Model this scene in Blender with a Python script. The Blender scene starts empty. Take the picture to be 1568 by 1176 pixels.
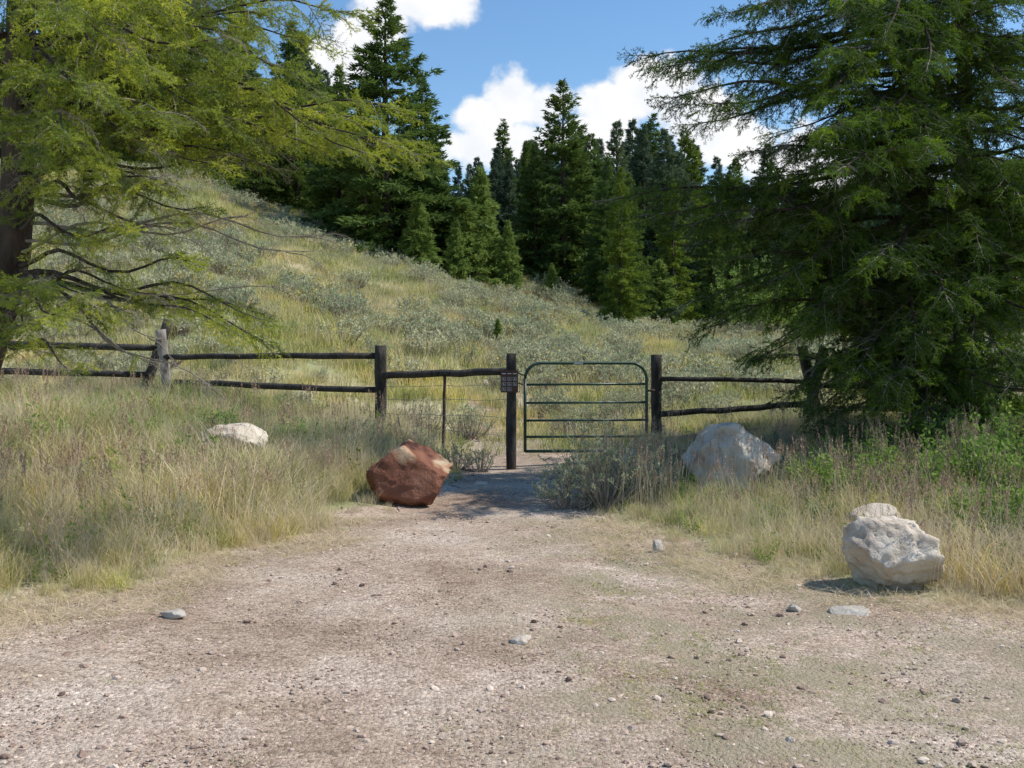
import bpy, math, random, bmesh
import numpy as np
from mathutils import Vector, Matrix, Euler, noise
random.seed(7); rng=np.random.default_rng(7)
sc=bpy.context.scene
F=1524.0; CZ=1.6
def P(px,py,d): return Vector(((px-784)/F*d, d, CZ+(539-py)/F*d))
def link(o,parent=None):
    sc.collection.objects.link(o)
    if parent: o.parent=parent
    return o
def empty(name,loc=(0,0,0)):
    e=bpy.data.objects.new(name,None); e.location=loc; e.empty_display_size=.2
    return link(e)
# ------------------------------------------------------------ materials
def ramp(nt,stops):
    r=nt.nodes.new('ShaderNodeValToRGB'); el=r.color_ramp.elements
    while len(el)<len(stops): el.new(.5)
    for e,(p,c) in zip(el,stops): e.position=p; e.color=(*c,1)
    return r
def mk(name,stops,scale=5,detail=5,rough=.85,bump=0,bscale=20,rnd=None,geo=None,gscale=.3,trans=0,world=False,tcol=None,metal=0,spec=.3,distort=0,stretch=None,bdist=.03):
    m=bpy.data.materials.new(name); m.use_nodes=True; nt=m.node_tree; N=nt.nodes; L=nt.links
    b=N['Principled BSDF']; b.inputs['Roughness'].default_value=rough; b.inputs['Metallic'].default_value=metal
    b.inputs['Specular IOR Level'].default_value=spec
    g=N.new('ShaderNodeNewGeometry'); tc=N.new('ShaderNodeTexCoord')
    co=g.outputs['Position'] if world else tc.outputs['Object']
    if stretch:
        mp=N.new('ShaderNodeMapping'); mp.inputs['Scale'].default_value=stretch; L.new(co,mp.inputs[0]); co=mp.outputs[0]
    n=N.new('ShaderNodeTexNoise'); n.inputs['Scale'].default_value=scale; n.inputs['Detail'].default_value=detail if not trans else 1; n.inputs['Distortion'].default_value=distort
    L.new(co,n.inputs['Vector'])
    r=ramp(nt,stops); L.new(n.outputs['Fac'],r.inputs[0]); col=r.outputs[0]
    def mul(a,bb,typ='MULTIPLY',f=1):
        x=N.new('ShaderNodeMix'); x.data_type='RGBA'; x.blend_type=typ; x.inputs[0].default_value=f
        L.new(a,x.inputs[6]); L.new(bb,x.inputs[7]); return x.outputs[2]
    if rnd:
        oi=N.new('ShaderNodeObjectInfo'); r2=ramp(nt,rnd); L.new(oi.outputs['Random'],r2.inputs[0]); col=mul(col,r2.outputs[0])
    if geo:
        n2=N.new('ShaderNodeTexNoise'); n2.inputs['Scale'].default_value=gscale; n2.inputs['Detail'].default_value=2
        L.new(g.outputs['Position'],n2.inputs['Vector']); r3=ramp(nt,geo); L.new(n2.outputs['Fac'],r3.inputs[0]); col=mul(col,r3.outputs[0])
    L.new(col,b.inputs['Base Color'])
    if bump:
        nb=N.new('ShaderNodeTexNoise'); nb.inputs['Scale'].default_value=bscale; nb.inputs['Detail'].default_value=8; nb.inputs['Roughness'].default_value=.65; L.new(co,nb.inputs['Vector'])
        bp=N.new('ShaderNodeBump'); bp.inputs['Strength'].default_value=bump; bp.inputs['Distance'].default_value=bdist
        L.new(nb.outputs['Fac'],bp.inputs['Height']); L.new(bp.outputs[0],b.inputs['Normal'])
    if trans:
        df=N.new('ShaderNodeBsdfDiffuse'); L.new(col,df.inputs[0]); N.remove(b)
        t=N.new('ShaderNodeBsdfTranslucent'); mx=N.new('ShaderNodeMixShader'); mx.inputs[0].default_value=trans
        if tcol: 
            tt=N.new('ShaderNodeRGB'); tt.outputs[0].default_value=(*tcol,1); L.new(mul(col,tt.outputs[0],'MULTIPLY'),t.inputs[0])
        else: L.new(col,t.inputs[0])
        L.new(df.outputs[0],mx.inputs[1]); L.new(t.outputs[0],mx.inputs[2]); L.new(mx.outputs[0],N['Material Output'].inputs[0])
    return m
var=[(0,(.65,.67,.65)),(.5,(1,1,1)),(1,(1.3,1.2,1.0))]
M={}
M['needleR']=mk('fir_needles_dark',[(.3,(.055,.105,.022)),(.7,(.13,.20,.042))],scale=6,rnd=[(0,(.4,.48,.46)),(.55,(1,1,1)),(.82,(1.3,1.3,.9)),(1,(2.3,2.0,.8))],trans=.32,tcol=(1.3,1.4,.7))
M['needleL']=mk('fir_needles_light',[(.3,(.20,.26,.045)),(.7,(.42,.47,.10))],scale=6,rnd=[(0,(.35,.43,.45)),(.4,(.85,.9,.85)),(1,(1.5,1.35,.9))],trans=.4,tcol=(1.3,1.3,.75))
M['twig']=mk('twig_bark',[(.3,(.16,.135,.11)),(.7,(.36,.32,.27))],scale=30,rough=.9)
M['bark']=mk('fir_bark',[(.3,(.03,.022,.017)),(.65,(.10,.075,.058))],scale=9,rough=.95,bump=1,bscale=18,stretch=(1,1,.3))
M['bg']=mk('spruce_foliage',[(.3,(.07,.115,.035)),(.7,(.14,.19,.06))],scale=.8,rnd=[(0,(.7,.82,.88)),(.6,(1,1,1)),(1,(1.5,1.35,.85))],trans=.3,tcol=(1.2,1.3,.8))
M['bgfar']=mk('hazy_forest_foliage',[(.3,(.085,.13,.08)),(.7,(.135,.18,.105))],scale=.8,rnd=[(0,(.75,.85,.95)),(.6,(1,1,1)),(1,(1.3,1.2,.95))],trans=.25)  # aerial haze put into the base colour: paler, bluer green for far trees
M['bgl']=mk('young_fir_foliage',[(.3,(.16,.24,.055)),(.7,(.27,.34,.09))],scale=.8,trans=.35)
gp=[(.3,(.8,.88,.85)),(.5,(1,1,1)),(.7,(1.18,1.06,.9))]
M['grass']=mk('green_grass',[(.3,(.30,.35,.11)),(.7,(.45,.48,.18))],scale=6,rnd=var,geo=gp,gscale=.35,trans=.42)
M['yg']=mk('yellow_green_grass',[(.3,(.54,.50,.23)),(.7,(.70,.64,.35))],scale=6,rnd=var,geo=gp,gscale=.35,trans=.42)
M['dry']=mk('dry_grass',[(.3,(.64,.54,.35)),(.7,(.82,.72,.52))],scale=6,rnd=[(0,(.75,.75,.75)),(1,(1.08,1.06,1.03))],trans=.38)
M['seed']=mk('seed_head',[(.3,(.30,.17,.12)),(.7,(.5,.37,.26))],scale=20)
M['sage']=mk('sage_leaves',[(.3,(.47,.49,.32)),(.7,(.66,.67,.48))],scale=10,rnd=[(0,(.65,.72,.62)),(1,(1.12,1.06,.95))],trans=.35)
M['sagew']=mk('sage_wood',[(.3,(.18,.14,.11)),(.7,(.42,.36,.30))],scale=20)
M['leaf']=mk('shrub_leaves',[(.3,(.15,.26,.05)),(.7,(.31,.43,.11))],scale=8,rnd=var,trans=.42)
M['yflower']=mk('rabbitbrush_flower',[(.3,(.5,.38,.07)),(.7,(.65,.5,.12))],scale=10)
M['fence']=mk('stained_wood',[(.3,(.018,.015,.013)),(.7,(.075,.063,.052))],scale=14,rough=.75,bump=.8,bscale=30,stretch=(1,1,.3))
M['greypost']=mk('weathered_wood',[(.35,(.12,.10,.085)),(.6,(.46,.42,.37))],scale=9,rough=.9,bump=.8,bscale=30,stretch=(1,1,.2))
M['gate']=mk('green_gate_paint',[(.3,(.018,.05,.03)),(.7,(.035,.08,.05))],scale=10,rough=.45,spec=.5)
M['steel']=mk('galvanised_wire',[(.3,(.2,.19,.18)),(.7,(.35,.33,.31))],scale=10,rough=.5,metal=.6)
M['rust']=mk('rusty_steel_post',[(.3,(.05,.03,.02)),(.7,(.11,.07,.05))],scale=10,rough=.8)
M['signb']=mk('brown_sign_face',[(.3,(.07,.03,.022)),(.7,(.10,.045,.032))],scale=3,rough=.5)
M['signw']=mk('white_sign_ink',[(.3,(.6,.58,.55)),(.7,(.75,.73,.7))],scale=8,rough=.5)
M['rockR']=mk('red_sandstone',[(.36,(.52,.42,.29)),(.42,(.40,.24,.15)),(.47,(.20,.085,.055)),(.6,(.28,.13,.085)),(.75,(.36,.20,.14))],scale=1.6,detail=10,rough=.95,bump=1,bscale=7,spec=.1,bdist=.06,distort=.6)
M['rockW']=mk('pale_limestone',[(.3,(.34,.26,.19)),(.40,(.52,.43,.34)),(.55,(.64,.56,.46)),(.7,(.72,.65,.54))],scale=3.5,detail=10,rough=.95,bump=1,bscale=7,distort=.5,spec=.1,bdist=.05)
M['rockG']=mk('grey_stone',[(.3,(.36,.32,.27)),(.7,(.54,.49,.42))],scale=6,detail=8,rough=.9,bump=.8,bscale=12)
M['peb']=mk('gravel_stone',[(.3,(.38,.29,.235)),(.7,(.50,.41,.345))],scale=2,rough=.95,spec=.1,rnd=[(0,(.5,.42,.4)),(.3,(.85,.77,.72)),(.7,(1.1,1.08,1.05)),(1,(1.6,1.65,1.6))])
# ------------------------------------------------------------ geometry accumulators
class Geo:
    def __init__(s): s.v=[];s.f=[];s.m=[];s.sm=[];s.n=0
    def add(s,v,f,mat=0,smooth=False):
        v=np.asarray(v,float).reshape(-1,3); f=np.asarray(f,int).reshape(-1,3)
        s.v.append(v); s.f.append(f+s.n); s.m.append(np.full(len(f),mat)); s.sm.append(np.full(len(f),smooth)); s.n+=len(v)
    def mesh(s,name,mats):
        v=np.concatenate(s.v);f=np.concatenate(s.f);m=np.concatenate(s.m);sm=np.concatenate(s.sm)
        me=bpy.data.meshes.new(name); me.vertices.add(len(v)); me.vertices.foreach_set('co',v.astype(np.float32).ravel())
        me.loops.add(len(f)*3); me.loops.foreach_set('vertex_index',f.astype(np.int32).ravel())
        me.polygons.add(len(f)); me.polygons.foreach_set('loop_start',np.arange(0,len(f)*3,3,dtype=np.int32))
        for k in mats: me.materials.append(k)
        me.polygons.foreach_set('material_index',m.astype(np.int32)); me.polygons.foreach_set('use_smooth',sm.astype(bool))
        me.update(calc_edges=True); me.validate(); return me
def tube(G,pts,rad,n=8,mat=0,cap=True):
    pts=[Vector(p) for p in pts]; V=[];Fc=[]
    ref=Vector((0.13,.2,1)).normalized()
    d0=(pts[-1]-pts[0]).normalized()
    if abs(d0.dot(ref))>.9: ref=Vector((1,0.1,0))
    for i,p in enumerate(pts):
        d=(pts[min(i+1,len(pts)-1)]-pts[max(i-1,0)]).normalized()
        a=d.cross(ref).normalized(); b=d.cross(a)
        for k in range(n):
            t=2*math.pi*k/n; V.append(p+(a*math.cos(t)+b*math.sin(t))*rad[i])
    for i in range(len(pts)-1):
        for k in range(n):
            a=i*n+k;b=i*n+(k+1)%n;c=a+n;d=b+n
            Fc+=[(a,b,d),(a,d,c)]
    if cap:
        for e,(i0,fl) in enumerate(((0,0),((len(pts)-1)*n,1))):
            V.append(pts[-1] if fl else pts[0]); c=len(V)-1
            for k in range(n):
                a=i0+k;b=i0+(k+1)%n; Fc.append((c,a,b) if fl else (c,b,a))
    G.add([tuple(v) for v in V],Fc,mat,True)
def tris(G,base,dirn,length,width,mat):
    base=np.asarray(base);dirn=np.asarray(dirn);n=len(base)
    dirn=dirn/np.linalg.norm(dirn,axis=1,keepdims=True)
    r=rng.normal(size=(n,3)); s=np.cross(dirn,r); s/=np.linalg.norm(s,axis=1,keepdims=True)+1e-9
    length=np.broadcast_to(length,(n,))[:,None]; width=np.broadcast_to(width,(n,))[:,None]
    v=np.stack([base-s*width/2,base+s*width/2,base+dirn*length],1).reshape(-1,3)
    G.add(v,np.arange(3*n).reshape(-1,3),mat)
def leaves(G,base,dirn,length,width,mat):
    base=np.asarray(base);dirn=np.asarray(dirn);n=len(base)
    dirn=dirn/np.linalg.norm(dirn,axis=1,keepdims=True)
    r=rng.normal(size=(n,3)); s=np.cross(dirn,r); s/=np.linalg.norm(s,axis=1,keepdims=True)+1e-9
    length=np.broadcast_to(length,(n,))[:,None]; width=np.broadcast_to(width,(n,))[:,None]
    mid=base+dirn*length*.45
    v=np.stack([base,mid-s*width/2,base+dirn*length,mid+s*width/2],1).reshape(-1,3)
    i=np.arange(n)[:,None]*4
    G.add(v,np.concatenate([i+[0,1,2],i+[0,2,3]]),mat)
def blades(G,n,spread,h,w,lean,mat,hv=.35):
    az=rng.uniform(0,6.283,n); r=spread*np.sqrt(rng.uniform(0,1,n))
    base=np.stack([r*np.cos(az),r*np.sin(az),np.full(n,-.03)],1)
    a2=rng.uniform(0,6.283,n); H=h*(1+rng.uniform(-hv,hv,n)); ln=lean*H*rng.uniform(.2,1.3,n)
    out=np.stack([np.cos(a2),np.sin(a2),np.zeros(n)],1)
    a3=rng.uniform(0,6.283,n); side=np.stack([np.cos(a3),np.sin(a3),np.zeros(n)],1)
    V=[]
    for t,wf in ((0,.8),(.4,1),(.75,.6)):
        c=base+out*(ln*t*t)[:,None]; c[:,2]+=H*t*(1-.12*lean*t)
        V+= [c-side*w*wf/2, c+side*w*wf/2]
    c=base+out*ln[:,None]; c[:,2]+=H*(1-.25*lean); V.append(c)
    v=np.stack(V,1).reshape(-1,3); i=np.arange(n)[:,None]*7
    f=np.concatenate([i+[0,1,3],i+[0,3,2],i+[2,3,5],i+[2,5,4],i+[4,5,6]])
    G.add(v,f,mat); return c
# ------------------------------------------------------------ scattering
def proto_coll(name,meshes):
    c=bpy.data.collections.new(name)
    for i,me in enumerate(meshes):
        o=bpy.data.objects.new('%s_%02d'%(name,i),me); c.objects.link(o)
    return c
def scatter(name,pts,rots,scl,idx,coll,parent=None):
    pts=np.asarray(pts,np.float32);n=len(pts)
    me=bpy.data.meshes.new(name); me.vertices.add(n); me.vertices.foreach_set('co',pts.ravel())
    a=me.attributes.new('rot','FLOAT_VECTOR','POINT'); a.data.foreach_set('vector',np.asarray(rots,np.float32).ravel())
    a=me.attributes.new('scl','FLOAT','POINT'); a.data.foreach_set('value',np.asarray(scl,np.float32))
    a=me.attributes.new('idx','INT','POINT'); a.data.foreach_set('value',np.asarray(idx,np.int32))
    o=bpy.data.objects.new(name,me); link(o,parent)
    ng=bpy.data.node_groups.new(name+'_instances','GeometryNodeTree')
    ng.interface.new_socket('Geometry',in_out='INPUT',socket_type='NodeSocketGeometry')
    ng.interface.new_socket('Geometry',in_out='OUTPUT',socket_type='NodeSocketGeometry')
    N=ng.nodes;L=ng.links
    gi=N.new('NodeGroupInput');go=N.new('NodeGroupOutput'); ip=N.new('GeometryNodeInstanceOnPoints')
    ci=N.new('GeometryNodeCollectionInfo'); ci.inputs['Collection'].default_value=coll; ci.inputs['Separate Children'].default_value=True; ci.inputs['Reset Children'].default_value=True
    def na(nm,t):
        x=N.new('GeometryNodeInputNamedAttribute'); x.data_type=t; x.inputs['Name'].default_value=nm; return x.outputs['Attribute']
    er=N.new('FunctionNodeEulerToRotation')
    L.new(gi.outputs[0],ip.inputs['Points']); L.new(ci.outputs[0],ip.inputs['Instance']); ip.inputs['Pick Instance'].default_value=True
    L.new(na('idx','INT'),ip.inputs['Instance Index']); L.new(na('rot','FLOAT_VECTOR'),er.inputs[0]); L.new(er.outputs[0],ip.inputs['Rotation'])
    L.new(na('scl','FLOAT'),ip.inputs['Scale']); L.new(ip.outputs[0],go.inputs[0])
    md=o.modifiers.new('instances','NODES'); md.node_group=ng
    return o
# ------------------------------------------------------------ terrain
def ss(t): t=np.clip(t,0,1); return t*t*(3-2*t)
U=np.array([0,150,300,440,560,700,800,870,930,1000,1100,1300,1568]); U=(U-784)/F
HH=np.array([9.8,9.8,9.5,7.9,6.3,5.5,4.6,3.9,3.1,2.9,2.5,2.1,1.9])
def wob(x,y):
    return np.sin(x*.9+1.3*np.sin(y*.37))*.5+np.sin(y*.71+x*.33+2)*.5
def hz(x,y):
    x=np.asarray(x,float);y=np.asarray(y,float)
    n=.30*ss((-x-.75)/.9)*ss((y-9)/4)+.36*ss((-x-1.5)/4)*ss((y-4.5)/9)
    n=n-.1*ss((abs(x)-30)/60)
    n=n+.26*ss((x-1.0)/1.0)*ss((y-11.5)/2.2)+.22*ss((x-2.5)/3)*ss((y-6.5)/5)
    yy=np.maximum(y,1.); u=x/yy
    H=np.interp(u,U,HH)
    t=np.clip((y-14.3)/30.7,0,1)**1.12
    z=n*(1-t)+H*t
    slope=np.interp(u,[-.6,-.2,-.05,.1,.5],[.2,.15,.07,.05,.04])
    z=z+np.clip(y-47,0,90)*slope
    z=z+ss((y-16)/6)*.3*wob(x*.8,y*.8)*np.clip((y-14)/20,0,1)
    z=z+.012*np.sin(x*2.1+y*1.3)*ss((y-2)/3)
    return z
LY=[-5,2,4.9,5.8,6.75,7.84,9.7,10.55,12,13.85,16]
LX=[-9,-6.0,-3.5,-2.95,-2.6,-2.1,-1.35,-.95,-.62,-.55,-.5]
RY=[-5,2,4.6,5.8,6.4,7.0,7.84,9.7,10.55,13.85,16]
RX=[9,7,4.4,3.3,2.3,1.75,1.25,.62,.48,.62,.6]
def edge(y): return np.interp(y,LY,LX),np.interp(y,RY,RX)
def outside(x,y):
    l,r=edge(y); return np.maximum(l-x,x-r)+.18*np.sin(x*3.1+y*2.3)+.11*np.sin(x*7.7-y*6.1)
def axis(lo,hi,fine_lo,fine_hi,st,g):
    a=list(np.arange(fine_lo,fine_hi,st)); s=st; x=a[-1]
    while x<hi: s*=g; x+=s; a.append(x)
    s=st;x=a[0];b=[]
    while x>lo: s*=g; x-=s; b.append(x)
    return np.array(b[::-1]+a)
gx=axis(-420,420,-8,8,.13,1.06); gy=axis(-60,600,2.5,17,.13,1.035)
X,Y=np.meshgrid(gx,gy); Z=hz(X,Y); ny,nx=X.shape
i=np.arange(ny*nx).reshape(ny,nx)
a=i[:-1,:-1].ravel();b=i[:-1,1:].ravel();c=i[1:,1:].ravel();d=i[1:,:-1].ravel()
G=Geo(); G.add(np.stack([X.ravel(),Y.ravel(),Z.ravel()],1),np.concatenate([np.stack([a,b,c],1),np.stack([a,c,d],1)]),0,True)
gm=bpy.data.materials.new('soil_and_dry_turf'); gm.use_nodes=True
me=G.mesh('ground',[gm])
at=me.attributes.new('turf','FLOAT','POINT'); at.data.foreach_set('value',np.clip(outside(X,Y)/.8+.2,0,1).astype(np.float32).ravel())
ground=link(bpy.data.objects.new('ground',me))
def gravel_color(nt):
    N=nt.nodes;L=nt.links
    g=N.new('ShaderNodeNewGeometry')
    def mix(a,b,f,t='MIX'):
        x=N.new('ShaderNodeMix'); x.data_type='RGBA'; x.blend_type=t
        if isinstance(f,float): x.inputs[0].default_value=f
        else: L.new(f,x.inputs[0])
        L.new(a,x.inputs[6]); L.new(b,x.inputs[7]); return x.outputs[2]
    n=N.new('ShaderNodeTexNoise'); n.inputs['Scale'].default_value=.8; n.inputs['Detail'].default_value=8; n.inputs['Roughness'].default_value=.65; L.new(g.outputs['Position'],n.inputs['Vector'])
    r=ramp(nt,[(.36,(.31,.225,.165)),(.5,(.45,.35,.272)),(.64,(.56,.465,.38))]); L.new(n.outputs['Fac'],r.inputs[0])
    outc=r.outputs[0]
    hs=[]
    for sca,lo,hi in ((46,.55,1.35),(120,.62,1.35)):
        v=N.new('ShaderNodeTexVoronoi'); v.inputs['Scale'].default_value=sca; L.new(g.outputs['Position'],v.inputs['Vector'])
        s=N.new('ShaderNodeSeparateColor'); L.new(v.outputs['Color'],s.inputs[0])
        rr=ramp(nt,[(0,(lo,lo*.95,lo*.92)),(.35,(.95,.94,.93)),(.8,(1.02,1.02,1.02)),(1,(hi,hi,hi))]); L.new(s.outputs[0],rr.inputs[0])
        outc=mix(outc,rr.outputs[0],1.0,'MULTIPLY'); hs.append(v.outputs['Distance'])
    return outc,g,mix,hs,n
def bump_in(nt,b,hs,st=.5):
    N=nt.nodes;L=nt.links
    prev=None
    for h,di in zip(hs,(.010,.005)):
        bp=N.new('ShaderNodeBump'); bp.invert=True; bp.inputs['Strength'].default_value=st; bp.inputs['Distance'].default_value=di
        L.new(h,bp.inputs['Height'])
        if prev: L.new(prev,bp.inputs['Normal'])
        prev=bp.outputs[0]
    L.new(prev,b.inputs['Normal'])
nt=gm.node_tree; col,g,mix,hs,n0=gravel_color(nt)
N=nt.nodes;L=nt.links
n1=N.new('ShaderNodeTexNoise'); n1.inputs['Scale'].default_value=.22; n1.inputs['Detail'].default_value=8; L.new(g.outputs['Position'],n1.inputs['Vector'])
r1=ramp(nt,[(.36,(.24,.26,.12)),(.5,(.35,.33,.18)),(.62,(.46,.39,.26))]); L.new(n1.outputs['Fac'],r1.inputs[0])
ta=N.new('ShaderNodeAttribute'); ta.attribute_name='turf'
ad=N.new('ShaderNodeMath'); ad.operation='ADD'; L.new(ta.outputs['Fac'],ad.inputs[0])
n2=N.new('ShaderNodeTexNoise'); n2.inputs['Scale'].default_value=3; n2.inputs['Detail'].default_value=8; L.new(g.outputs['Position'],n2.inputs['Vector'])
L.new(n2.outputs['Fac'],ad.inputs[1]); mr=N.new('ShaderNodeMapRange'); mr.inputs[1].default_value=.8; mr.inputs[2].default_value=1.25; L.new(ad.outputs[0],mr.inputs[0])
fc=mix(col,r1.outputs[0],mr.outputs[0]); L.new(fc,N['Principled BSDF'].inputs['Base Color']); N['Principled BSDF'].inputs['Roughness'].default_value=.95
N['Principled BSDF'].inputs['Specular IOR Level'].default_value=.1
bump_in(nt,N['Principled BSDF'],hs)
pm=bpy.data.materials.new('gravel_surface'); pm.use_nodes=True; nt=pm.node_tree; col,g,mix,hs,n0=gravel_color(nt); N=nt.nodes;L=nt.links
n3=N.new('ShaderNodeTexNoise'); n3.inputs['Scale'].default_value=1.1; n3.inputs['Detail'].default_value=10; n3.inputs['Roughness'].default_value=.75
mp=N.new('ShaderNodeMapping'); mp.inputs['Location'].default_value=(7,3,0); L.new(g.outputs['Position'],mp.inputs[0]); L.new(mp.outputs[0],n3.inputs['Vector'])
r3=ramp(nt,[(.45,(0,0,0)),(.57,(.85,.85,.85))]); L.new(n3.outputs['Fac'],r3.inputs[0])
sp=N.new('ShaderNodeSeparateXYZ'); L.new(g.outputs['Position'],sp.inputs[0])
mrr=N.new('ShaderNodeMapRange'); mrr.inputs[1].default_value=-.5; mrr.inputs[2].default_value=.7; mrr.inputs[3].default_value=.12; mrr.inputs[4].default_value=1; L.new(sp.outputs[0],mrr.inputs[0])
mm=N.new('ShaderNodeMath'); mm.operation='MULTIPLY'; L.new(r3.outputs[0],mm.inputs[0]); L.new(mrr.outputs[0],mm.inputs[1])
dr=N.new('ShaderNodeRGB'); dr.outputs[0].default_value=(.29,.25,.165,1)
fc=mix(col,dr.outputs[0],mm.outputs[0]); L.new(fc,N['Principled BSDF'].inputs['Base Color']); N['Principled BSDF'].inputs['Roughness'].default_value=.95
N['Principled BSDF'].inputs['Specular IOR Level'].default_value=.1
bump_in(nt,N['Principled BSDF'],hs,.8)
ys=np.arange(-4,16,.08); G=Geo(); K=90
l,r=edge(ys); l=l+.1*np.sin(ys*4)+.05*np.sin(ys*11); r=r+.1*np.sin(ys*3.3+1)+.05*np.sin(ys*9.5)
tt=np.linspace(0,1,K)[None,:]; X=l[:,None]*(1-tt)+r[:,None]*tt; Y=np.repeat(ys[:,None],K,1); Z=hz(X,Y)+.012
Z=Z+.006*np.sin(X*5.3+Y*2.1)*np.sin(Y*4.1-X*1.3)
i=np.arange(X.size).reshape(X.shape); a=i[:-1,:-1].ravel();b=i[:-1,1:].ravel();c=i[1:,1:].ravel();d=i[1:,:-1].ravel()
G.add(np.stack([X.ravel(),Y.ravel(),Z.ravel()],1),np.concatenate([np.stack([a,b,c],1),np.stack([a,c,d],1)]),0,True)
link(bpy.data.objects.new('gravel_path',G.mesh('gravel_path',[pm])))
# ------------------------------------------------------------ rocks
def rock_mesh(name,seed,dims,mat,cuts=9,sub=5,rough=.05,depth=(.45,.8),flat=False,planes=()):
    rs=np.random.default_rng(seed); bm=bmesh.new(); bmesh.ops.create_icosphere(bm,subdivisions=sub,radius=1)
    v=np.array([x.co[:] for x in bm.verts]); f=np.array([[q.index for q in x.verts] for x in bm.faces]); bm.free()
    PL=[(np.array(p[:3])/np.linalg.norm(p[:3]),p[3]) for p in planes]
    for k in range(cuts):
        n=rs.normal(size=3); n/=np.linalg.norm(n); PL.append((n,rs.uniform(*depth)))
    for n,dd in PL:
        s=np.maximum(0,v@n-dd); v=v-s[:,None]*n*.96
    o=rs.uniform(0,50,3)
    disp=np.array([noise.fractal(Vector(p*1.5+o),.8,2.1,3)+.5*noise.fractal(Vector(p*5+o),.7,2.2,4)-.35*max(0,.12-abs(noise.noise(Vector(p*2.2+o))))*8 for p in v])
    v=v*(1+rough*disp)[:,None]
    lo=v.min(0);hi=v.max(0); v=(v-(lo+hi)/2)/(hi-lo)*np.array(dims)
    G=Geo(); G.add(v,f,0,not flat); return G.mesh(name,[mat])
def rock(name,pxc,pyb,d,w,h,dep,seed,mat,rot=(0,0,0),sink=.42,**k):
    x=(pxc-784)/F*d; zz=float(hz(x,d))
    o=bpy.data.objects.new(name,rock_mesh(name,seed,(w,dep,h),mat,**k)); o.location=(x,d,zz+h*sink); o.rotation_euler=rot
    return link(o)
rock('red_boulder',626,775,10.5,.90,.70,.8,33,M['rockR'],cuts=4,rough=.09,depth=(.65,.85),planes=((-.1,-1,.3,.5),(.75,-.2,1,.42),(-.9,-.1,.9,.55),(-1,-.3,-.1,.8),(1,-.3,.1,.85)))
rock('pale_boulder',360,705,11.2,.74,.52,.6,5,M['rockW'],(0,0,.4),.48,cuts=5,rough=.08,depth=(.65,.85))
rock('large_boulder',1125,758,11.0,1.12,.90,.9,12,M['rockW'],cuts=5,rough=.13,depth=(.6,.85),planes=((-.35,-1,.1,.6),(.7,-.8,.5,.55),(.9,0,.8,.55),(-1,0,.45,.65),(0,.2,1,.8)))
rock('limestone_boulder',1363,912,6.75,.68,.53,.55,21,M['rockW'],(0,.05,.1),.38,cuts=4,rough=.13,depth=(.7,.9),planes=((0,0,1,.7),(-.2,-1,.55,.68),(.2,-1,-.7,.7),(-.8,-.3,-.6,.7),(.8,0,.7,.75)))
rock('stone',968,700,11.9,.36,.40,.3,8,M['rockW'],sink=.6)
rock('stone',1345,800,8.3,.48,.30,.35,9,M['rockW'],sink=.62)
for a in ((266,948,5.95,.17,.07,.12,10),(797,988,5.42,.13,.06,.1,11),(1216,938,6.15,.09,.06,.08,13),(1160,838,8.1,.26,.09,.14,14),(1190,826,8.3,.12,.1,.1,15),(1008,850,7.9,.09,.12,.08,16),(1522,890,7.0,.4,.12,.25,17),(1300,945,6.1,.26,.05,.2,18),(735,748,11.8,.2,.06,.15,19)):
    rock('stone',*a,M['rockG'] if a[0]%2==0 else M['rockW'],sub=4,rough=.1)
pc=proto_coll('pebble',[rock_mesh('pebble%d'%k,40+k,(1,.8,.5),M['peb'],sub=2,cuts=8,rough=.2,flat=True) for k in range(5)])
n=36000; py=3+11*rng.uniform(0,1,n)**1.5; px=rng.uniform(-5,5,n)*np.clip(py/7,.5,1); o=outside(px,py)
k=(o<rng.uniform(-.2,.9,n)); px=px[k];py=py[k];n=len(px)
s=.009+.006*rng.pareto(2.5,n); s=np.clip(s,.009,.05)
scatter('gravel',np.stack([px,py,hz(px,py)+.01+s*.12],1),rng.uniform(-.3,.3,(n,3))+np.stack([np.zeros(n),np.zeros(n),rng.uniform(0,6,n)],1),s,rng.integers(0,5,n),pc)
# ------------------------------------------------------------ fence
fence=empty('wooden_rail_fence',(0,14.3,0))
def part(name,G,mats,parent):
    o=bpy.data.objects.new(name,G.mesh(name,mats)); link(o,parent); o.matrix_parent_inverse=Matrix.Translation(-parent.location); return o
def log(name,a,b,r,mat=M['fence'],parent=fence,n=10,bend=.012):
    a=Vector(a);b=Vector(b);G=Geo();k=9;pts=[];rad=[]
    for q in range(k):
        t=q/(k-1); pts.append(a.lerp(b,t)+Vector((random.uniform(-1,1)*bend*(0<q<k-1),random.uniform(-1,1)*bend,random.uniform(-1,1)*bend*(0<q<k-1)))); rad.append(r*random.uniform(.93,1.07))
    tube(G,pts,rad,n); return part(name,G,[mat],parent)
def post(name,px,pt,d,r,mat=M['fence'],px2=None,parent=fence):
    t=P(px,pt,d); bx=P(px2 if px2 is not None else px,pt,d).x; return log(name,(bx,d,float(hz(bx,d))-.2),t,r,mat,parent,12,.004)
post('post_1',583,529,14.3,.085); post('post_2',1005,543,14.3,.078); post('gate_post',783,541,13.6,.068)
post('post_3',246,505,15.3,.075,M['greypost'],262); post('post_4',258,490,15.5,.075,M['fence'],212)
post('post_5',1262,532,14.6,.075,M['fence'],1225); post('post_6',1228,530,14.7,.075,M['fence'],1262)
def rail(nm,x1,y1,d1,x2,y2,d2,r=.042): return log(nm,P(x1,y1,d1),P(x2,y2,d2),r)
rail('rail_1',-330,520,15.9,255,533,15.38,.05); rail('rail_2',-330,562,15.9,228,574,15.3,.05); rail('rail_3',-330,602,15.9,222,607,15.3)
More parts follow.
